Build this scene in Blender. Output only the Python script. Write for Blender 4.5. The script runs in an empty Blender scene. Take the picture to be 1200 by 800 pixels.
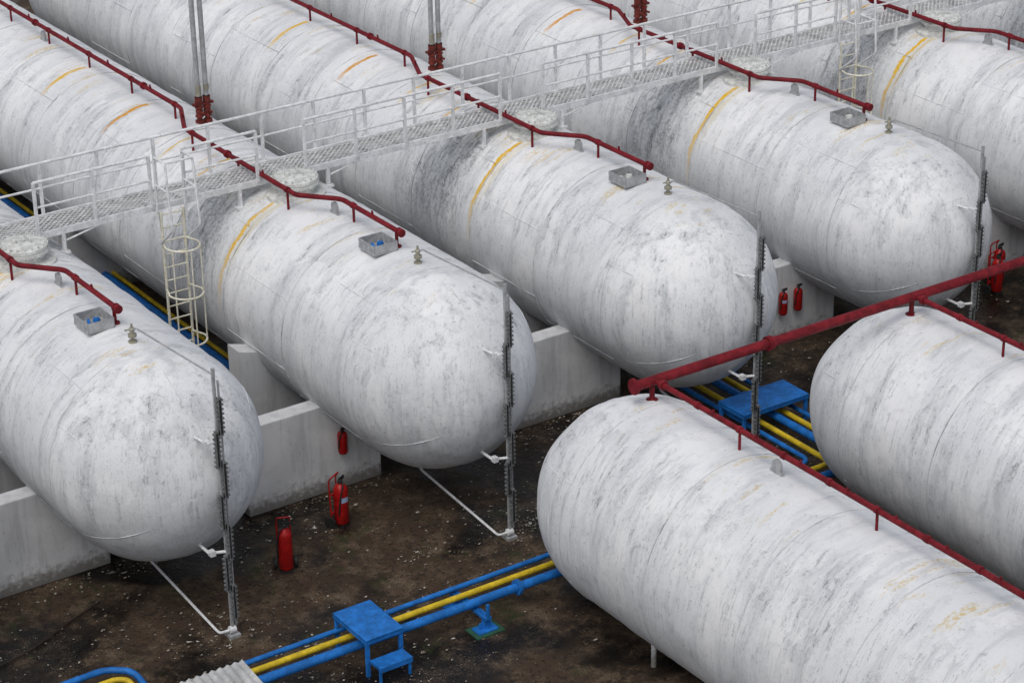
import bpy, math, random
from mathutils import Vector, Matrix, noise as mnoise
random.seed(7)
S_ALL=1.15
R=2.0; ZC=2.958; T=ZC+R; P=6.0465; H=2.13; Y0=-0.17
ZF=2.05; TF=ZF+R; YF=-5.89
scene=bpy.context.scene
COL=scene.collection

# ---------------------------------------------------------------- materials
class NT:
    def __init__(s,name):
        s.m=bpy.data.materials.new(name); s.m.use_nodes=True
        s.t=s.m.node_tree; s.N=s.t.nodes; s.L=s.t.links
        s.b=s.N['Principled BSDF']
        s.tc=s.N.new('ShaderNodeTexCoord')
    def put(s,sock,v):
        if v is None: return
        if isinstance(v,bpy.types.NodeSocket): s.L.new(v,sock)
        else: sock.default_value=v
    def math(s,op,a,b=None,c=None,clamp=False):
        n=s.N.new('ShaderNodeMath'); n.operation=op; n.use_clamp=clamp
        s.put(n.inputs[0],a); s.put(n.inputs[1],b); s.put(n.inputs[2],c); return n.outputs[0]
    def mul(s,*a):
        o=a[0]
        for q in a[1:]: o=s.math('MULTIPLY',o,q)
        return o
    def noise(s,vec,scale,detail=4,rough=.55,dist=0):
        n=s.N.new('ShaderNodeTexNoise'); s.put(n.inputs['Vector'],vec)
        n.inputs['Scale'].default_value=scale; n.inputs['Detail'].default_value=detail
        n.inputs['Roughness'].default_value=rough; n.inputs['Distortion'].default_value=dist
        return n.outputs['Fac']
    def ramp(s,fac,a,b,lo=0,hi=1):
        n=s.N.new('ShaderNodeMapRange'); n.interpolation_type='SMOOTHSTEP'
        s.put(n.inputs['Value'],fac); n.inputs['From Min'].default_value=a; n.inputs['From Max'].default_value=b
        n.inputs['To Min'].default_value=lo; n.inputs['To Max'].default_value=hi; return n.outputs[0]
    def mix(s,fac,a,b,mode='MIX'):
        n=s.N.new('ShaderNodeMix'); n.data_type='RGBA'; n.blend_type=mode
        s.put(n.inputs[0],fac)
        for i,v in ((6,a),(7,b)):
            if isinstance(v,(tuple,list)): v=tuple(v)+(1,) if len(v)==3 else v
            s.put(n.inputs[i],v)
        return n.outputs[2]
    def comb(s,x,y,z):
        n=s.N.new('ShaderNodeCombineXYZ'); s.put(n.inputs[0],x); s.put(n.inputs[1],y); s.put(n.inputs[2],z); return n.outputs[0]
    def sep(s,v):
        n=s.N.new('ShaderNodeSeparateXYZ'); s.put(n.inputs[0],v); return n.outputs
    def bump(s,h,strength=.3,dist=.02,normal=None):
        n=s.N.new('ShaderNodeBump'); n.inputs['Strength'].default_value=strength; n.inputs['Distance'].default_value=dist
        s.put(n.inputs['Height'],h)
        if normal: s.L.new(normal,n.inputs['Normal'])
        return n.outputs[0]
    def vadd(s,a,b):
        n=s.N.new('ShaderNodeVectorMath'); n.operation='ADD'; s.put(n.inputs[0],a); s.put(n.inputs[1],b); return n.outputs[0]
    def vmul(s,a,b):
        n=s.N.new('ShaderNodeVectorMath'); n.operation='MULTIPLY'; s.put(n.inputs[0],a); s.put(n.inputs[1],b); return n.outputs[0]
    def fin(s,col,rough=.6,metal=0,normal=None,spec=None):
        s.put(s.b.inputs['Base Color'],tuple(col)+(1,) if isinstance(col,(tuple,list)) else col)
        s.put(s.b.inputs['Roughness'],rough); s.put(s.b.inputs['Metallic'],metal)
        if normal: s.L.new(normal,s.b.inputs['Normal'])
        if spec is not None: s.b.inputs['Specular IOR Level'].default_value=spec
        return s.m

def simple(name,col,rough=.5,metal=0,var=.25,dirt=(.08,.06,.045),dirtamt=.35,scale=6,bump=.15,spec=.4):
    t=NT(name); v=t.tc.outputs['Object']
    n1=t.noise(v,scale,3,.65); n2=t.noise(v,scale*5,2,.6)
    c=t.mix(t.ramp(n1,.35,.7),tuple(x*(1-var) for x in col),tuple(min(1,x*(1+var*.4)) for x in col))
    c=t.mix(t.math('MULTIPLY',t.ramp(n2,.55,.75),dirtamt),c,dirt)
    return t.fin(c,rough,metal,None,spec)

def tank_mat(front):
    t=NT('weathered_white_tank_paint')
    obj=t.tc.outputs['Object']
    oi=t.N.new('ShaderNodeObjectInfo'); rnd=oi.outputs['Random']
    off=t.math('MULTIPLY',rnd,53.0)
    x,y,z=t.sep(obj)
    head=t.ramp(y,Y0+.5,Y0-.5)
    zr=t.math('DIVIDE',z,R)
    vo=t.vadd(obj,t.comb(off,off,0))
    kx=t.ramp(y,Y0-.9,Y0+.9,1,.22)
    # gravity-aligned coordinates: drips run down steep paint, blotches on the crown
    big=t.noise(vo,.55,2,.6)
    med=t.noise(vo,2.2,4,.72)
    fine=t.noise(vo,15,3,.75)
    wob=t.math('MULTIPLY',t.math('SUBTRACT',med,.5),.30)
    dv=t.comb(t.math('ADD',t.math('MULTIPLY',x,kx),t.math('ADD',wob,off)),t.math('ADD',y,t.math('ADD',wob,off)),z)
    crown=t.ramp(zr,.99,.84)
    col=t.mix(t.ramp(big,.40,.62),(.725,.74,.752),(.825,.832,.838))
    col=t.mix(t.math('MULTIPLY',t.ramp(med,.45,.70),.48),col,(.58,.595,.61))
    s1=t.noise(t.vmul(dv,(2.4,2.4,.36)),1.0,4,.70)
    col=t.mix(t.mul(t.ramp(s1,.46,.68),.52),col,(.45,.47,.49))
    s2=t.noise(t.vmul(dv,(11,11,.7)),1.0,4,.75)
    col=t.mix(t.mul(t.ramp(s2,.53,.69),crown,t.ramp(big,.36,.56),.48),col,(.30,.315,.33))
    band=t.mul(t.ramp(zr,.05,.5),t.ramp(zr,.995,.88))
    band=t.math('MAXIMUM',band,t.mul(head,t.ramp(zr,-.9,.2),.65,crown))
    patch=t.ramp(s1,.46,.64)
    s3=t.noise(t.vmul(dv,(7.5,7.5,2.2)),1.0,5,.85)
    col=t.mix(t.mul(t.ramp(s3,.505,.65),patch,band,.72),col,(.145,.15,.155))
    if not front:
        mz=t.mul(t.ramp(y,4.7,5.8),t.ramp(y,8.6,6.2),t.ramp(zr,-.5,.25),t.ramp(zr,1.05,.93))
        mm=t.math('ADD',t.math('MULTIPLY_ADD',fine,.3,t.math('MULTIPLY',s3,.7)),t.math('MULTIPLY',mz,.035))
        col=t.mix(t.mul(t.ramp(mm,.47,.64),mz,.70),col,(.15,.155,.16))
    s4=t.noise(t.vmul(dv,(34,34,1.5)),1.0,2,.7)
    col=t.mix(t.mul(t.ramp(s4,.58,.68),t.ramp(big,.62,.42),.48,crown),col,(.20,.205,.21))
    col=t.mix(t.mul(t.ramp(fine,.58,.70),t.ramp(med,.4,.6),.55),col,(.24,.245,.24))
    col=t.mix(t.ramp(zr,.2,-.8,0,.42),col,(.42,.445,.465))  # underside shade painted into the colour: smoothly greyer towards the tank bottom
    # weld seam grime lines
    sf=t.math('ABSOLUTE',t.math('SUBTRACT',t.math('FRACT',t.math('ADD',t.math('DIVIDE',t.math('SUBTRACT',y,Y0),2.42),.5)),.5))
    seam=t.mul(t.ramp(sf,.0085,.003),t.ramp(y,Y0-.1,Y0-.05))
    rad=t.math('SQRT',t.math('ADD',t.math('MULTIPLY',x,x),t.math('MULTIPLY',z,z)))
    hc=t.mul(t.ramp(t.math('ABSOLUTE',t.math('SUBTRACT',rad,1.12)),.016,.004),t.math('LESS_THAN',y,Y0-.5),t.ramp(big,.40,.60),.5)
    seam=t.mul(t.math('MAXIMUM',seam,hc),t.ramp(s3,.38,.58,.1,1),.5)
    col=t.mix(seam,col,(.30,.31,.32))
    # ochre weeping on the crown
    yn=t.noise(t.vmul(dv,(1.6,3.2,1.2)),1.0,3,.65)
    lo_,hi_=(.59,.69) if front else (.57,.68)
    yw_=t.mul(t.ramp(yn,lo_,hi_),t.ramp(zr,.84,.97),t.ramp(fine,.38,.58),.70)
    col=t.mix(yw_,col,(.62,.45,.14))
    yd=t.mul(t.ramp(s2,.65,.73),t.ramp(zr,.35,.8),t.ramp(yn,.49,.59),.7)
    col=t.mix(yd,col,(.62,.47,.17))
    if not front:
        left=t.ramp(t.math('MULTIPLY',x,-1),-.02,.12)
        brk=t.ramp(s2,.34,.52,.55,1)
        L=((4.75,.080,-.20,1.0,(.74,.45,.02)),(4.56,.12,.25,.38,(.68,.56,.25)),
           (7.4,.055,.80,.95,(.70,.40,.03)),(11.6,.090,.74,1.0,(.66,.30,.015)),(14.9,.095,.72,1.0,(.72,.44,.03)),(9.1,.055,.78,.8,(.70,.46,.06)))
        yw=t.math('ADD',t.math('ADD',y,t.math('MULTIPLY',wob,.8)),t.math('MULTIPLY',rnd,-.25))
        yw=t.math('ADD',yw,t.math('MULTIPLY',t.math('SUBTRACT',fine,.5),.12))
        for yc,w,lo,amt,cc in L:
            c=t.math('ABSOLUTE',t.math('SUBTRACT',yw,yc-.12))
            m=t.mul(t.ramp(c,w,w*.3),t.ramp(zr,lo,min(.99,lo+(1-lo)*.75)),left,brk,amt)
            col=t.mix(m,col,cc)
    return t.fin(col,.78,0,t.bump(t.noise(vo,5.5,3,.6),.30,.035),.15)

def ground_mat():
    t=NT('stained_dark_ground'); v=t.tc.outputs['Object']
    a=t.noise(v,.30,3,.65); b=t.noise(v,1.5,6,.75); c=t.noise(v,8,5,.78); d=t.noise(v,34,2,.6)
    col=t.mix(t.ramp(a,.43,.57),(.008,.006,.0045),(.052,.033,.020))
    col=t.mix(t.mul(t.ramp(b,.47,.60),t.ramp(a,.40,.55,.25,1),.85),col,(.092,.060,.036))
    col=t.mix(t.mul(t.ramp(b,.55,.68),t.ramp(c,.42,.58),t.ramp(a,.38,.52,.3,1),.75),col,(.23,.18,.125))
    col=t.mix(t.mul(t.ramp(c,.50,.62),.78),col,(.006,.005,.004))
    col=t.mix(t.mul(t.ramp(d,.58,.66),t.ramp(b,.44,.58),.55),col,(.27,.235,.18))
    g=t.mul(t.ramp(t.noise(v,.8,3,.7),.56,.64),t.ramp(c,.40,.56))
    col=t.mix(t.math('MULTIPLY',g,.5),col,(.030,.044,.010))
    r=t.ramp(a,.42,.58,.25,.9)
    return t.fin(col,r,0,t.bump(t.noise(v,8,3,.75),.6,.05),.35)

def wall_mat():
    t=NT('dirty_painted_concrete'); v=t.tc.outputs['Object']; x,y,z=t.sep(v)
    a=t.noise(v,.9,4,.65); c=t.noise(v,9,4,.7)
    s=t.noise(t.vmul(v,(4,4,.4)),1.0,4,.7)
    col=t.mix(t.ramp(a,.4,.65),(.60,.61,.62),(.72,.725,.73))
    col=t.mix(t.math('MULTIPLY',t.ramp(s,.47,.69),.5),col,(.38,.385,.385))
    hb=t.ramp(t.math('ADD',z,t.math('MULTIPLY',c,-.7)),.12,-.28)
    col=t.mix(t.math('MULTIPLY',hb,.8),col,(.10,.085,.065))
    col=t.mix(t.math('MULTIPLY',t.ramp(c,.60,.72),.4),col,(.26,.26,.25))
    return t.fin(col,.85,0,None,.2)

def grate_mat():
    t=NT('perforated_walkway_grating'); v=t.tc.outputs['Object']; x,y,z=t.sep(v)
    def tri(q,per):
        return t.math('ABSOLUTE',t.math('SUBTRACT',t.math('FRACT',t.math('DIVIDE',q,per)),.5))
    h=t.math('MULTIPLY',t.ramp(tri(t.math('ADD',x,y),.13),.34,.28),t.ramp(tri(t.math('SUBTRACT',x,y),.13),.34,.28))
    n=t.noise(v,5,3,.7)
    col=t.mix(t.ramp(n,.4,.65),(.50,.50,.49),(.72,.72,.71))
    m=t.fin(col,.6,.0)
    tr=t.N.new('ShaderNodeBsdfTransparent'); mx=t.N.new('ShaderNodeMixShader')
    t.L.new(h,mx.inputs[0]); t.L.new(t.b.outputs[0],mx.inputs[1]); t.L.new(tr.outputs[0],mx.inputs[2])
    t.L.new(mx.outputs[0],t.N['Material Output'].inputs['Surface'])
    return m

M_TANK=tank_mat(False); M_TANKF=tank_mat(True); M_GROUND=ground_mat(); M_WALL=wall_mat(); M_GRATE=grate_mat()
M_WHITE=simple('chipped_white_paint',(.80,.81,.82),.5,0,.18,(.28,.25,.20),.55,5,0)
M_CREAM=simple('faded_cream_paint',(.78,.76,.64),.5,0,.2,(.58,.40,.06),.85,4,0)
M_FLANGE=simple('dusty_flange_paint',(.72,.73,.70),.6,0,.25,(.22,.22,.18),.7,7)
M_RED=simple('weathered_red_pipe_paint',(.200,.013,.020),.6,0,.4,(.08,.010,.012),.6,5,.1,.2)
M_REDX=simple('extinguisher_red_paint',(.42,.010,.010),.35,0,.3,(.14,.01,.008),.5,6,.1,.3)
M_REDR=simple('rusty_red_brown_paint',(.17,.022,.014),.6,0,.4,(.08,.03,.015),.6,9)
M_BLUE=simple('blue_pipe_paint',(.018,.175,.56),.5,0,.3,(.03,.06,.12),.6,4,.1,.25)
M_YEL=simple('yellow_pipe_paint',(.72,.52,.03),.5,0,.25,(.25,.16,.04),.6,4,.1,.25)
M_GALV=simple('galvanised_steel',(.44,.45,.46),.5,.2,.25,(.2,.17,.13),.45,9)
M_GAUGE=simple('gauge_grey_metal',(.24,.25,.25),.55,.2,.4,(.06,.06,.06),.7,14)
M_DARK=simple('black_rubber',(.02,.02,.02),.6,0,.3,(.01,.01,.01),.3)
M_BRASS=simple('dull_brass',(.40,.38,.30),.5,.3,.3)
M_ROOF=simple('corrugated_roof_sheet',(.52,.53,.52),.5,.1,.25,(.20,.17,.13),.5,3)
M_LABEL=simple('white_blue_label',(.35,.45,.65),.5)
M_TEAL=simple('mossy_green_plinth',(.02,.09,.05),.8)
M_CABLE=simple('dark_cable_rubber',(.035,.02,.015),.7)

# ---------------------------------------------------------------- mesh builder
class MB:
    def __init__(s): s.v=[]; s.f=[]; s.sm=[]
    def add(s,vs,fs,smooth):
        o=len(s.v); s.v+= [tuple(q) for q in vs]
        for q in fs: s.f.append(tuple(i+o for i in q)); s.sm.append(smooth)
    def box(s,c,sz,rot=None):
        hx,hy,hz=[a/2 for a in sz]; pts=[Vector((a*hx,b*hy,d*hz)) for a in (-1,1) for b in (-1,1) for d in (-1,1)]
        if rot: pts=[rot@q for q in pts]
        pts=[q+Vector(c) for q in pts]
        s.add(pts,[(0,1,3,2),(4,6,7,5),(0,4,5,1),(2,3,7,6),(0,2,6,4),(1,5,7,3)],False)
    def tube(s,pts,r,n=12,bend=0,closed=False,caps=True):
        pts=[Vector(q) for q in pts]
        if bend>0 and not closed:
            q=[pts[0]]
            for i in range(1,len(pts)-1):
                a,b,c=pts[i-1],pts[i],pts[i+1]
                d1=(a-b); d2=(c-b); k=min(bend,d1.length*.45,d2.length*.45)
                A=b+d1.normalized()*k; C=b+d2.normalized()*k
                for j in range(6):
                    u=j/5; q.append(A*(1-u)**2+b*2*u*(1-u)+C*u*u)
            q.append(pts[-1]); pts=q
        m=len(pts)
        tan=[]
        for i in range(m):
            if closed: a=pts[(i-1)%m]; c=pts[(i+1)%m]; tan.append((c-a).normalized())
            else:
                d1=(pts[i]-pts[i-1]).normalized() if i>0 else None
                d2=(pts[i+1]-pts[i]).normalized() if i<m-1 else None
                tan.append(((d1 or d2)+(d2 or d1)).normalized())
        ref=Vector((0,0,1)) if abs(tan[0].z)<.9 else Vector((1,0,0))
        nrm=(ref-tan[0]*ref.dot(tan[0])).normalized()
        vs=[];
        for i in range(m):
            nrm=(nrm-tan[i]*nrm.dot(tan[i])).normalized(); bn=tan[i].cross(nrm)
            for j in range(n):
                a=2*math.pi*j/n; vs.append(pts[i]+(nrm*math.cos(a)+bn*math.sin(a))*r)
        fs=[]
        for i in range(m if closed else m-1):
            k=(i+1)%m
            for j in range(n):
                fs.append((i*n+j,i*n+(j+1)%n,k*n+(j+1)%n,k*n+j))
        s.add(vs,fs,True)
        if caps and not closed:
            s.add(vs[:n],[tuple(range(n))[::-1]],False); s.add(vs[-n:],[tuple(range(n))],False)
    def cyl(s,a,b,r,n=20,r2=None):
        a=Vector(a); b=Vector(b); r2=r if r2 is None else r2
        t=(b-a).normalized(); ref=Vector((0,0,1)) if abs(t.z)<.9 else Vector((1,0,0))
        u=t.cross(ref).normalized(); w=t.cross(u)
        A=[a+(u*math.cos(2*math.pi*j/n)+w*math.sin(2*math.pi*j/n))*r for j in range(n)]
        B=[b+(u*math.cos(2*math.pi*j/n)+w*math.sin(2*math.pi*j/n))*r2 for j in range(n)]
        s.add(A+B,[(j,(j+1)%n,n+(j+1)%n,n+j) for j in range(n)],True)
        s.add(A,[tuple(range(n))[::-1]],False); s.add(B,[tuple(range(n))],False)
    def lathe(s,c,prof,n=24,axis='z'):
        vs=[]; m=len(prof)
        for r,h in prof:
            for j in range(n):
                a=2*math.pi*j/n
                vs.append(Vector(c)+(Vector((r*math.cos(a),r*math.sin(a),h)) if axis=='z' else Vector((r*math.cos(a),h,r*math.sin(a)))))
        s.add(vs,[(i*n+j,i*n+(j+1)%n,(i+1)*n+(j+1)%n,(i+1)*n+j) for i in range(m-1) for j in range(n)],False)
    def obj(s,name,mat,parent=None,loc=(0,0,0),bevel=0):
        me=bpy.data.meshes.new(name); me.from_pydata(s.v,[],s.f); me.update()
        me.polygons.foreach_set('use_smooth',s.sm); me.materials.append(mat)
        o=bpy.data.objects.new(name,me); COL.objects.link(o); o.location=loc
        if parent: o.parent=parent
        if bevel:
            b=o.modifiers.new('bevel','BEVEL'); b.width=bevel; b.segments=2; b.limit_method='ANGLE'
        return o
def empty(name,loc=(0,0,0)):
    e=bpy.data.objects.new(name,None); COL.objects.link(e); e.location=loc; e.empty_display_size=.3; return e

# ---------------------------------------------------------------- ground
g=MB()
g.add([(-400,-400,0),(500,-400,0),(500,500,0),(-400,500,0)],[(0,1,2,3)],False)
g.obj('ground',M_GROUND)

# ---------------------------------------------------------------- tanks
def shell_mesh(length):
    """ellipsoidal-headed cylinder with slight plate waviness and shallow dents"""
    prof=[]
    for i in range(41):
        a=math.pi/2*i/40
        prof.append((R*math.sin(a)**.985 if i else 0.0,-H*math.cos(a)))
    K=190
    for i in range(1,K+1): prof.append((R,length*i/K))
    for i in range(1,17):
        a=math.pi/2*i/16; prof.append((R*math.cos(a),length+H*math.sin(a)))
    n=144; vs=[]; fs=[]
    for r,h in prof:
        for j in range(n):
            a=2*math.pi*j/n
            q=Vector((r*math.cos(a),h+Y0,r*math.sin(a)))
            d=.017*mnoise.noise(q*1.1)+.013*mnoise.noise(Vector((q.x*2.0,q.y*3.6,q.z*2.0))+Vector((7,1,3)))
            if h>=0:
                ph=(h/2.42)%1.0; e=min(ph,1-ph); d-=.009*math.exp(-(e/.06)**2)
            nn=Vector((q.x,0 if h>=0 else (q.y-Y0),q.z))
            if nn.length>1e-6: q+=nn.normalized()*d
            vs.append(tuple(q))
    m=len(prof)
    for i in range(m-1):
        for j in range(n): fs.append((i*n+j,(i+1)*n+j,(i+1)*n+(j+1)%n,i*n+(j+1)%n))
    return vs,fs
SV,SF=shell_mesh(28)
SHM={}
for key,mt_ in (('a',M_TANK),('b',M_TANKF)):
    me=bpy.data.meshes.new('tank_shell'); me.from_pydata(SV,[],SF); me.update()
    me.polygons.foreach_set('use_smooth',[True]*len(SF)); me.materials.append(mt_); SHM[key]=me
def build_tank(cx,cz,front=False):
    root=empty('horizontal_gas_storage_tank',(cx,0,0))
    mat=M_TANKF if front else M_TANK
    sh=bpy.data.objects.new('shell',SHM['b' if front else 'a']); COL.objects.link(sh); sh.parent=root
    sm=MB(); RR=R-.004
    for k in range(0,12):
        y=Y0+k*2.42
        sm.tube([(RR*math.cos(a*math.pi/48),y,RR*math.sin(a*math.pi/48)) for a in range(96)],.010,5,closed=True)
    rc=1.12
    for q in range(6):
        a=math.pi/6+q*math.pi/3
        pts=[]
        for i in range(14):
            r=rc+(R-rc)*i/13; yy=Y0-H*math.sqrt(max(0,1-(r/R)**2)); pts.append((r*math.cos(a),yy,r*math.sin(a)))
        sm.tube(pts,.010,5)
    RR=R+.001
    for k in range(11):
        for a in ((152 if k%2 else 128),(195 if k%2 else 215)):
            a=math.radians(a)
            sm.tube([(RR*math.cos(a),Y0+k*2.42,RR*math.sin(a)),(RR*math.cos(a),Y0+(k+1)*2.42,RR*math.sin(a))],.009,5)
    so=sm.obj('weld_seams',mat,root)
    for o in (sh,so):
        if front: o.rotation_euler=(0,0,math.pi); o.location=(0,YF+Y0,cz)
        else: o.location=(0,0,cz)
    return root

def lug(b,x,y,z):
    b.box((x,y,z+.03),(.06,.30,.06))
    pts=[]
    for i in range(11):
        a=math.pi*i/10; pts.append((y+.11*math.cos(a),z+.17+.10*math.sin(a)))
    pts=[(y+.11,z)]+pts+[(y-.11,z)]
    n=len(pts)
    A=[(x-.025,q[0],q[1]) for q in pts]; B=[(x+.025,q[0],q[1]) for q in pts]
    b.add(A+B,[(i,(i+1)%n,n+(i+1)%n,n+i) for i in range(n)]+[tuple(range(n))[::-1],tuple(range(n,2*n))],False)

def fit_tank(root,n):
    m=MB(); c=(0,4.97,T)
    m.lathe(c,[(.40,-.08),(.40,.16),(.50,.16),(.50,.23),(.47,.235),(.47,.245),(.49,.25),(.49,.31),(.40,.33),(.15,.36),(0,.365)],36)
    for i in range(20):
        a=2*math.pi*i/20; x,y=.445*math.cos(a),.445*math.sin(a)
        m.cyl((x,4.97+y,T+.12),(x,4.97+y,T+.37),.02,6)
    m.tube([(.1,4.82,T+.33),(.1,4.82,T+.44),(.1,5.12,T+.44),(.1,5.12,T+.33)],.016,6,.04)
    m.cyl((-.18,4.97,T+.33),(-.18,4.97,T+.43),.06,12)
    m.cyl((.0,4.97,T+.33),(.0,4.97,T+.40),.05,12)
    m.lathe((0,4.97,T),[(.62,-.12),(.62,-.02),(.40,.03)],36)
    m.obj('manhole',M_FLANGE,root)
    v=MB(); y=.21
    v.lathe((0,y,T),[(.08,-.03),(.08,.03),(.035,.04),(.035,.11),(.08,.11),(.08,.14),(.08,.16),(.04,.17),(.04,.22),(.055,.23),(.055,.27),(.025,.29),(.02,.36),(0,.37)],16)
    v.cyl((-.05,y,T+.26),(-.15,y-.03,T+.28),.015,8)
    v.obj('top_nozzle',M_BRASS,root)
    l=MB(); lug(l,0,3.35,T-.01); lug(l,0,17.5,T-.01); l.obj('lifting_lugs',M_GALV,root)
    b=MB(); bx,by,bz=-.26,1.25,T+.11; w,d,h=.52,.58,.20
    b.box((bx,by,bz-h/2+.01),(w,d,.02))
    b.box((bx-w/2,by,bz),(.02,d,h)); b.box((bx+w/2,by,bz),(.02,d,h))
    b.box((bx,by-d/2,bz),(w-.022,.02,h)); b.box((bx,by+d/2,bz),(w-.022,.02,h))
    b.obj('valve_tray',M_GALV,root)
    k=MB(); k.lathe((bx+.05,by,bz-.08),[(0,.12),(.06,.12),(.07,.08),(.07,0)],12); k.cyl((bx-.13,by-.1,bz-.05),(bx-.05,by+.15,bz-.03),.03,10)
    k.obj('tray_valve',M_BLUE if n<2 else M_FLANGE,root)
    k=MB(); k.cyl((bx+.12,by-.18,bz-.06),(bx+.12,by+.18,bz-.04),.03,10); k.box((bx-.02,by-.17,bz-.05),(.14,.1,.08)); k.obj('tray_fitting',M_FLANGE,root)

def gauge(n,cx):
    root=empty('level_gauge_column',(cx+.28,-2.36,0))
    a=MB(); top=5.19
    a.box((0,0,(top+.05)/2+.0),(.05,.05,top-.05))
    a.box((.09,.02,(top)/2+.05),(.02,.06,top-.3))
    a.obj('column',M_GALV,root)
    gz=MB(); gl=MB(); z=.35; i=0
    while z<top-.6:
        sx=-.05 if i%2 else .05
        Lh=.74
        gz.box((sx,-.055,z+Lh/2),(.07,.06,Lh))
        gl.box((sx,-.090,z+Lh/2),(.028,.012,Lh-.08))
        for q in range(8):
            zz=z+.06+q*(Lh-.12)/7
            gz.box((sx,-.06,zz),(.14,.045,.032))
        z+=.62; i+=1
    gz.obj('sight_glasses',M_GAUGE,root); gl.obj('glass_strips',M_DARK,root)
    c=MB()
    c.tube([(-.28,2.57,T+.22),(-.28,2.40,T+.34),(0,.02,top+.04),(0,0,top-.15)],.016,8,.06)
    c.cyl((0,0,top-.02),(0,0,top+.16),.035,10)
    c.obj('vapour_line',M_GALV,root)
    w=MB()
    w.tube([(-.28,2.76,1.05),(-.28,2.76,.40),(-.26,0.0,.14),(0,0,.14)],.026,8,.08)
    w.cyl((-.06,0,.14),(.06,0,.14),.07,12)
    zz=3.97
    w.box((-.11,-.02,zz),(.22,.07,.045)); w.box((-.22,.02,zz),(.08,.10,.10)); w.tube([(-.22,.0,zz),(-.28,.36,zz)],.025,8)
    w.tube([(-.28,.61,1.75),(-.28,.12,1.75),(0,0,1.75)],.030,8,.05)
    w.box((-.24,.1,1.75),(.10,.12,.10))
    w.obj('brackets',M_WHITE,root)
    ft=MB(); ft.box((0,0,.03),(.22,.22,.06)); ft.obj('foot_plate',M_GALV,root)

def sprinkler(cx,extra):
    root=empty('red_sprinkler_pipe',(cx,0,0)); z=T+.35
    b=MB()
    pts=[(.10,1.02,z-.0),(.08,3.2,z),(-.55,3.95,z),(-.55,8.85,z),(0.0,10.1,z),(0.02,27,z)]
    b.tube(pts,.052,12,.12)
    b.cyl((.10,.93,z),(.10,1.0,z),.085,14); b.cyl((.10,1.02,z),(.10,1.07,z),.085,14)
    b.cyl((.10,1.14,z),(.10,1.14,T-.02),.035,10)
    b.cyl((.10,1.14,T+.0),(.10,1.14,T+.03),.09,12)
    def zt(x): return ZC+math.sqrt(R*R-x*x)
    for (x,y) in ((.085,2.75),(-.55,4.3),(-.55,6.4),(-.55,8.5),(0,10.4),(0,12.6),(0.01,14.9),(0.01,17.2),(0.01,19.5)):
        b.cyl((x,y,z),(x,y,zt(x)-.02),.028,8); b.cyl((x,y-.05,z),(x,y+.05,z),.068,12)
    for y in (2.0,5.3,7.5,9.4,11.6,13.8,16,18.3):
        x=.09 if y<3 else (-.55 if y<8.8 else (-.3 if y<10 else .01))
        b.cyl((x,y,z+.03),(x-.02,y,z+.13),.022,8)
    for y in (6.9,12.0,18.0):
        x=-.55 if y<8.8 else .01
        b.cyl((x,y-.07,z),(x,y-.035,z),.085,14); b.cyl((x,y-.03,z),(x,y+.01,z),.085,14)
    b.obj('pipe_run',M_RED,root)
    
def vent(cx,n):
    root=empty('vent_stack_pipes',(cx+.45+(.1 if n>1 else 0),9.9,0)); b=MB()
    for dx in (-.10,.10):
        b.cyl((dx,0,T+.60),(dx,0,T+6.2),.058,16)
    b.box((0,0,T+3.2),(.30,.05,.07)); b.box((0,0,T+5.2),(.30,.05,.07))
    b.obj('stacks',M_GALV,root)
    c=MB()
    for dx in (-.10,.10):
        k=.72
        c.lathe((dx,0,T),[(r_*.85,h_*k) for r_,h_ in [(.12,-.06),(.12,.06),(.07,.07),(.07,.16),(.11,.17),(.11,.22),(.08,.24),(.10,.34),(.08,.44),(.11,.46),(.11,.50),(.06,.52),(.06,.62),(.10,.63),(.10,.82)]],14)
        c.cyl((dx,-.02,T+.24),(dx,-.22,T+.26),.03,8)
    c.box((0,0,T+.42),(.5,.1,.05))
    c.obj('relief_valves',M_REDR,root)
    d=MB(); d.cyl((-.10,-.02,T+.62),(-.10,-.02,T+.86),.066,12); d.cyl((.10,-.02,T+.74),(.10,-.02,T+.86),.066,12); d.obj('cap_bands',M_BRASS,root)

def saddle(cx):
    root=empty('concrete_support_wall',(cx,0,0)); b=MB()
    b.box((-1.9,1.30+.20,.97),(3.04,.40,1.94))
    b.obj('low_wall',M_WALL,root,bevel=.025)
    for yc in (3.75,13.5,23):
        s=MB(); n=20; zt=2.45 if yc<5 else 1.9; xl=-2.3 if yc<5 else -1.9; pts=[]
        for i in range(n+1):
            a=math.pi+math.pi*i/n
            x=2.0*math.cos(a); z=ZC+2.0*math.sin(a)
            if z<zt: pts.append((x,z))
        L=[(xl,0),(xl,zt)]+pts+[(1.9,zt),(1.9,0)]
        m=len(L); A=[(q[0],yc-.25,q[1]) for q in L]; B=[(q[0],yc+.25,q[1]) for q in L]
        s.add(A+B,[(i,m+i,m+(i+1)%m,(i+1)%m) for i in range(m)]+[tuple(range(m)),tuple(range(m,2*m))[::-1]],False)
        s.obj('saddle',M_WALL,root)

for n in range(-1,7):
    cx=n*P; r_=build_tank(cx,ZC); fit_tank(r_,n); gauge(n,cx); sprinkler(cx,n); saddle(cx)
    vent(cx,n)

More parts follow.
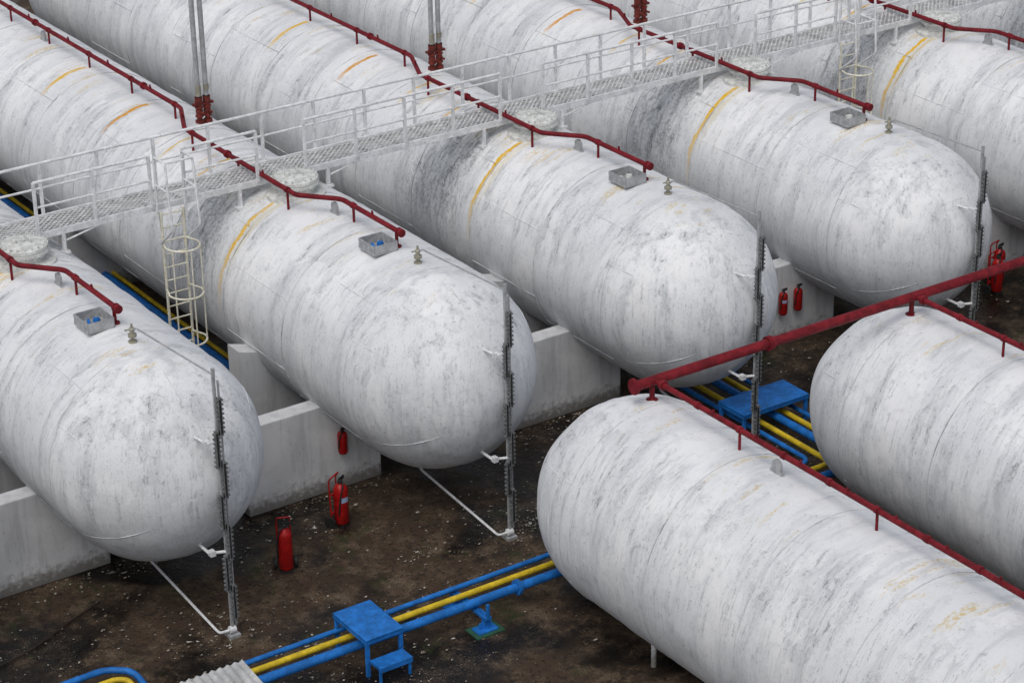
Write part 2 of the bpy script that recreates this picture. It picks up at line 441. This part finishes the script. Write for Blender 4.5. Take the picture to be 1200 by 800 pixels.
# front row
for k,cx in enumerate((7.03,13.5,20.0)):
    r_=build_tank(cx,ZF,True); l=MB(); lug(l,.2,-9.1,TF-.01); lug(l,.2,-20,TF-.01); l.obj('lifting_lugs',M_GALV,r_)
    q=MB()
    for yy in (-9.5,-18,-26):
        q.box((0,yy,.25),(3.0,.5,.5))
    for yy in (-7.6,): 
        for xx in (-1.2,1.2): q.cyl((xx,yy,0),(xx,yy,.6),.05,8)
    q.obj('support_feet',M_WALL,r_)
root=empty('red_fire_water_header'); b=MB(); hz=TF+.36
b.tube([(6.85,-5.66,hz),(36,-5.75,hz)],.095,18)
b.cyl((6.80,-5.66,hz),(6.86,-5.66,hz),.15,18)
for x in (9.9,16.6,22.9): b.cyl((x-.05,-5.67,hz),(x-.005,-5.67,hz),.14,16); b.cyl((x+.005,-5.67,hz),(x+.05,-5.67,hz),.14,16)
for cx in (7.28,13.48,19.9):
    b.tube([(cx,-5.6,hz),(cx,-6.1,hz),(cx,-32,hz-.02)],.052,12,.05)
    b.cyl((cx-.05,-5.66,hz-.1),(cx-.05,-5.66,TF-.08),.05,12); b.cyl((cx-.05,-5.66,TF-.1),(cx-.05,-5.66,TF-.0),.11,14)
    b.cyl((cx,-5.95,hz),(cx,-5.88,hz),.09,12)
    for i in range(11):
        y=-6.9-i*1.15
        if i%3==1:
            b.cyl((cx,y,hz),(cx,y,TF-.06),.026,8)
        b.cyl((cx,y-.04,hz),(cx,y+.04,hz),.068,12)
        b.cyl((cx,y-.45,hz),(cx-.02,y-.45,hz+.10),.02,8)
b.obj('pipes',M_RED,root)

# ---------------------------------------------------------------- walkway
wk=empty('elevated_walkway'); ZD=T+.2; YN,YR=5.45,6.33; X0,X1=-9,40
d=MB(); d.box(((X0+X1)/2,(YN+YR)/2,ZD-.01),(X1-X0,YR-YN-.06,.012)); d.obj('deck',M_GRATE,wk)
fr=MB()
for y in (YN,YR): fr.box(((X0+X1)/2,y,ZD-.03),(X1-X0,.05,.13))
x=X0
while x<X1: fr.box((x,(YN+YR)/2,ZD-.06),(.05,YR-YN-.06,.07)); x+=.75
ZR=ZD+1.1
def rail(xa,xb,y):
    Lr=xb-xa; k=max(1,round(Lr/1.25))
    for i in range(k+1):
        x=xa+Lr*i/k; fr.box((x,y,(ZD+ZR)/2),(.058,.058,ZR-ZD))
    fr.tube([(xa,y,ZR),(xb,y,ZR)],.034,8); fr.tube([(xa,y,ZD+.58),(xb,y,ZD+.58)],.026,8)
rail(X0,X1,YR+.03)
for n in range(-1,7):
    a=n*P+.52; b_=(n+1)*P-.62
    if n in (0,3):
        rail(a,n*P+3.0,YN-.03); rail(n*P+3.75,b_,YN-.03)
    else: rail(a,b_,YN-.03)
    for dx in (-1.05,1.05):
        zt=ZC+math.sqrt(R*R-dx*dx)
        for y in (YN,YR): fr.box((n*P+dx,y,(zt+ZD)/2-.02),(.07,.07,ZD-zt+.06)); fr.box((n*P+dx,y,zt+.01),(.2,.16,.05))
    for y in (YN,YR):
        fr.tube([(n*P+1.1,y,ZD-.25),(n*P+1.9,y,ZD-.08)],.022,6)
fr.obj('frame_and_railings',M_WHITE,wk)

def ladder(cx):
    root=empty('caged_ladder',(cx,YN-.12,0)); b=MB(); w=.25
    for s_ in (-w,w): b.tube([(s_,0,.05),(s_,0,ZD-.1)],.032,8)
    z=.35
    while z<ZD-.1: b.cyl((-w,0,z),(w,0,z),.018,8); z+=.29
    hoops=[2.3,3.35,4.4]
    for hz_ in hoops:
        pts=[(-w,0,hz_)]
        for i in range(13):
            a=math.pi+math.pi*i/12; pts.append((.36*math.cos(a),-.34+.40*math.sin(a),hz_))
        pts.append((w,0,hz_)); 
        b.tube(pts,.024,6)
    for i in (2,6,10):
        a=math.pi+math.pi*i/12
        b.tube([(.36*math.cos(a),-.34+.40*math.sin(a),2.3),(.36*math.cos(a),-.34+.40*math.sin(a),4.4)],.018,6)
    b.obj('ladder_and_cage',M_CREAM,root)
    c=MB()
    for s_ in (-w-.06,w+.06):
        c.tube([(s_,0,ZD-.4),(s_,0,ZR),(s_,-.5,ZR),(s_,-.62,ZD-.3),(s_,-.05,ZD-.75)],.028,8,.1)
        c.tube([(s_,0,ZD+.5),(s_,-.55,ZD+.5)],.02,8)
    c.tube([(-w-.06,-.5,ZR),(w+.06,-.5,ZR)],.024,8); c.tube([(-w-.06,-.55,ZD+.5),(w+.06,-.55,ZD+.5)],.02,8)
    c.obj('landing_hoop',M_WHITE,root)
ladder(3.38); ladder(3*P+3.38)

# ---------------------------------------------------------------- ground pipes
def pipe(name,mat,pts,r,bend=.25,flanges=()):
    root=empty(name); b=MB(); b.tube(pts,r,14,bend)
    for q,ax in flanges:
        q=Vector(q); a=Vector(ax).normalized()
        b.cyl(q-a*.035,q-a*.003,r*1.75,16); b.cyl(q+a*.003,q+a*.035,r*1.75,16)
    b.obj('pipe_run',mat,root); return root
pipe('blue_ground_pipe',M_BLUE,[(-9,-3.88,.42),(12.55,-3.95,.42),(12.55,1.2,.42),(12.55,1.6,.2)],.05)
pipe('yellow_ground_pipe',M_YEL,[(-9,-4.18,.42),(12.85,-4.25,.42),(12.85,1.4,.42),(12.85,1.8,.2)],.058)
pipe('blue_ground_pipe',M_BLUE,[(-9,-4.52,.44),(13.25,-4.62,.44),(13.25,1.3,.44),(13.25,1.7,.2)],.085,.3,[((5.0,-4.58,.44),(1,0,0)),((13.25,-1.0,.44),(0,1,0))])
pipe('yellow_ground_pipe',M_YEL,[(13.55,-5.0,.42),(13.55,1.4,.42),(13.55,1.7,.2)],.058)
pipe('blue_ground_pipe',M_BLUE,[(13.85,-5.2,.42),(13.85,1.4,.42),(13.85,1.7,.2)],.05)
for n in (0,1,2,3):
    x=n*P+5.0
    pipe('blue_ground_pipe',M_BLUE,[(x+.22,4.6,.2),(x+.22,4.8,.38),(x+.22,20,.38)],.09)
    pipe('yellow_ground_pipe',M_YEL,[(x+.44,4.6,.2),(x+.44,4.9,.38),(x+.44,20,.38)],.05)
    pipe('blue_ground_pipe',M_BLUE,[(x-.02,4.6,.2),(x-.02,4.8,.38),(x-.02,20,.38)],.05)
pipe('blue_ground_pipe',M_BLUE,[(-6,-2.72,.40),(-2.35,-2.62,.40),(-1.95,-2.95,.40),(-1.9,-3.5,.2)],.06,.2)
pipe('yellow_ground_pipe',M_YEL,[(-6,-3.02,.36),(-2.30,-2.95,.36),(-2.12,-3.10,.36),(-2.1,-3.5,.2)],.05,.15)

def pipe_stand(x,y0,y1):
    root=empty('blue_pipe_support',(x,0,0)); b=MB()
    b.box((0,(y0+y1)/2,.30),(.14,abs(y1-y0),.06)); b.box((0,(y0+y1)/2,.345),(.02,abs(y1-y0)-.01,.02))
    for y in (y0-.12,y1+.12):
        b.box((0,y,.14),(.10,.10,.27)); b.box((0,y,.03),(.42,.26,.06))
        b.box((0,y-.0,.12),(.26,.02,.14))
    b.box((0,y1+.02,.46),(.06,.05,.26))
    b.obj('stand',M_BLUE,root,bevel=.008)
    c=MB(); c.box((0,y1+.12,.012),(.6,.42,.024)); c.obj('plinth',M_TEAL,root)
pipe_stand(4.08,-3.7,-5.0); pipe_stand(-4.2,-3.7,-5.0); pipe_stand(9.3,-3.7,-5.0)

def step_over(cx,cy,w,dp,h,rotz=0,step=True):
    root=empty('blue_pipe_crossover_step',(cx,cy,0)); b=MB()
    b.box((0,0,h-.03),(w,dp,.04)); 
    for s_ in (-1,1):
        b.box((s_*(w/2-.015),0,h-.07),(.03,dp,.09)); b.box((0,s_*(dp/2-.015),h-.07),(w-.062,.03,.09))
    for sx in (-1,1):
        for sy in (-1,1): b.box((sx*(w/2-.05),sy*(dp/2-.05),(h-.1)/2),(.07,.07,h-.1))
    if step:
        b.box((.0,-dp/2-.19,h*.45),(w*.86,.34,.04)); b.box((.0,-dp/2-.345,h*.45-.05),(w*.86,.03,.08))
        for sx in (-1,1): b.box((sx*w*.38,-dp/2-.3,h*.22),(.05,.05,h*.44)); b.box((sx*w*.38,-dp/2-.15,h*.45-.05),(.04,.4,.05))
    o=b.obj('step_frame',M_BLUE,root,bevel=.008); root.rotation_euler=(0,0,rotz)
step_over(1.92,-4.42,.78,1.15,.78)
step_over(13.15,-1.75,1.75,.85,.80,0,False)

root=empty('corrugated_roof_shelter',(-1.35,-5.1,0)); b=MB(); n=44; L_=1.5; W=1.6
vs=[]
for i in range(n+1):
    x=-W/2+W*i/n; zz=.72+.022*math.cos(i*math.pi/2)
    vs+=[(x,-L_/2,zz-.08),(x,L_/2,zz+.10)]
b.add(vs,[(2*i,2*i+2,2*i+3,2*i+1) for i in range(n)],True)
b.obj('roof_sheet',M_ROOF,root)
b=MB()
for sx in (-.7,.7):
    for sy in (-.6,.6): b.box((sx,sy,.33),(.06,.06,.66))
b.box((0,-.6,.62),(1.4,.05,.05)); b.box((0,.6,.72),(1.4,.05,.05)); b.obj('frame',M_GALV,root)

# ---------------------------------------------------------------- extinguishers
def extinguisher(x,y,z,h,r,wheeled=False,rot=0,label=True):
    root=empty('wheeled_fire_extinguisher' if wheeled else 'fire_extinguisher',(x,y,z)); root.rotation_euler=(0,0,rot)
    b=MB(); b0=.06 if wheeled else 0
    b.lathe((0,0,b0),[(0,0),(r*.8,.0),(r,.04),(r,h*.72),(r*.96,h*.76),(r*.85,h*.80),(r*.6,h*.84),(r*.3,h*.87),(r*.3,h*.9)],28)
    b.sm=[True]*len(b.sm)
    b.obj('cylinder',M_REDX,root)
    k=MB(); k.lathe((0,0,b0),[(r*.34,h*.88),(r*.34,h*.94),(r*.2,h*.96),(0,h*.97)],12)
    k.box((r*.35,0,b0+h*.98),(r*1.3,.03,.025)); k.box((r*.35,0,b0+h*.94),(r*1.2,.03,.02))
    k.tube([(0,-r*.3,b0+h*.92),(-r*.7,-r*.9,b0+h*.9),(-r*1.1,-r*.6,b0+h*.6),(-r*1.1,-r*.3,b0+h*.25)],.016,8,.08)
    k.obj('valve_and_hose',M_DARK,root)
    if label:
        l=MB(); m=8; vs=[]
        for i in range(m+1):
            a=-math.pi*.80+math.pi*.36*i/m
            for zz in (b0+h*.50,b0+h*.61): vs.append(((r+.003)*math.cos(a),(r+.003)*math.sin(a),zz))
        l.add(vs,[(2*i,2*i+2,2*i+3,2*i+1) for i in range(m)],True); l.obj('label',M_LABEL,root)
    if wheeled:
        w=MB()
        for s_ in (-1,1):
            w.cyl((s_*(r+.03),.14,.12),(s_*(r+.08),.14,.12),.12,20)
        w.cyl((-r-.05,.14,.12),(r+.05,.14,.12),.015,8); w.box((0,-r*.5,.03),(r*1.6,.08,.06))
        w.obj('wheels',M_DARK,root)
        w=MB(); w.tube([(-r*.9,.15,.12),(-r*.9,.18,h*1.0),(-r*.9,.10,h*1.10),(r*.9,.10,h*1.10),(r*.9,.18,h*1.0),(r*.9,.15,.12)],.016,8,.05)
        w.box((0,.12,h*.3),(r*2,.03,.04)); w.box((0,.12,h*.7),(r*2,.03,.04)); w.obj('trolley_frame',M_REDX,root)
extinguisher(3.95,-.02,0,1.0,.145,True,.5)
extinguisher(2.20,-.92,0,1.0,.14,True,-.4,False)
extinguisher(22.1,.5,0,.95,.14,True,.2,False)
extinguisher(22.55,.9,0,.95,.14,True,.2)
extinguisher(4.72,1.17,.85,.56,.10,label=False)
extinguisher(16.12,1.17,.82,.62,.10)
extinguisher(16.55,1.17,.82,.62,.10,label=False)

# ---------------------------------------------------------------- ground litter, cable
b=MB(); rnd=random.Random(3)
spots=[(rnd.uniform(-5,18),rnd.uniform(-6,1.1),rnd.uniform(.15,.9)) for _ in range(60)]
spots+=[(x_,1.05,.35) for x_ in (-3,-1.5,.5,2.5,3.5,4.5,5.2,9,10,11)]+[(n_*P+.3,-2.3,.5) for n_ in range(4)]*2
for i in range(6500):
    if rnd.random()<.22: x=rnd.uniform(-6,26); y=rnd.uniform(-6.5,1.2)
    else:
        sx,sy,sr=rnd.choice(spots); x=rnd.gauss(sx,sr*1.4); y=rnd.gauss(sy,sr*.6)
    if y>1.25: y=1.25-rnd.random()*.2
    s_=.007+.030*rnd.random()**2.2; a=rnd.uniform(0,6.28); z=rnd.uniform(.006,.02)
    if rnd.random()<.04: s_*=2
    pts=[]
    for k in range(5):
        aa=a+k*1.2566; rr=s_*rnd.uniform(.5,1.3); pts.append((x+rr*math.cos(aa),y+rr*.7*math.sin(aa),z+rnd.uniform(-.004,.014)))
    b.add(pts,[(0,1,2,3,4)],False)
t=NT('litter_flakes'); v=t.tc.outputs['Object']; nn=t.noise(v,5.1,3,.9)
mt=t.fin(t.mix(t.ramp(nn,.42,.62),(.08,.055,.03),(.50,.47,.41)),.8)
b.obj('scattered_debris',mt)
b=MB(); b.tube([(-5.4,-1.2,.03),(-4.2,-1.0,.03),(-3.0,-.75,.03),(-1.9,-.2,.03),(-1.2,0.1,.03)],.018,6,.3); b.obj('loose_cable',M_CABLE)

# ---------------------------------------------------------------- scale to real size
for o in list(scene.objects):
    if o.parent is None:
        o.location=o.location*S_ALL; o.scale=(S_ALL,)*3

# ---------------------------------------------------------------- camera
cam=bpy.data.cameras.new('camera'); co=bpy.data.objects.new('camera',cam); COL.objects.link(co)
yaw,pit,rol,fpx=.9814,.4366,-.0188,2814.03
f=Vector((math.cos(yaw)*math.cos(pit),math.sin(yaw)*math.cos(pit),-math.sin(pit)))
r=Vector((math.sin(yaw),-math.cos(yaw),0)); u=r.cross(f)
r2=r*math.cos(rol)+u*math.sin(rol); u2=-r*math.sin(rol)+u*math.cos(rol)
m=Matrix((r2,u2,-f)).transposed().to_4x4(); m.translation=Vector((-16.0783,-36.0717,23.0739))*S_ALL
co.matrix_world=m; cam.sensor_width=36; cam.lens=fpx/1200*36; cam.clip_end=2000; cam.clip_start=.5
scene.camera=co

# ---------------------------------------------------------------- light
w=bpy.data.worlds.new('World'); scene.world=w; w.use_nodes=True
N=w.node_tree.nodes; L=w.node_tree.links; bg=N['Background']
sky=N.new('ShaderNodeTexSky'); sky.sky_type='NISHITA'; sky.sun_disc=False
el,az=math.radians(60),math.radians(-125)
sky.sun_elevation=el; sky.sun_rotation=az; sky.dust_density=4; sky.air_density=1
hs=N.new('ShaderNodeHueSaturation'); hs.inputs['Saturation'].default_value=.48
L.new(sky.outputs[0],hs.inputs['Color']); L.new(hs.outputs[0],bg.inputs['Color']); bg.inputs['Strength'].default_value=.122
sl=bpy.data.lights.new('sun','SUN'); sl.energy=.62; sl.angle=math.radians(45); sl.color=(1,.99,.97)
so=bpy.data.objects.new('sun',sl); COL.objects.link(so)
sd=Vector((math.sin(az)*math.cos(el),math.cos(az)*math.cos(el),math.sin(el)))
so.rotation_euler=sd.to_track_quat('Z','Y').to_euler(); so.location=sd*60
scene.view_settings.view_transform='Standard'; scene.view_settings.look='None'; scene.view_settings.exposure=0
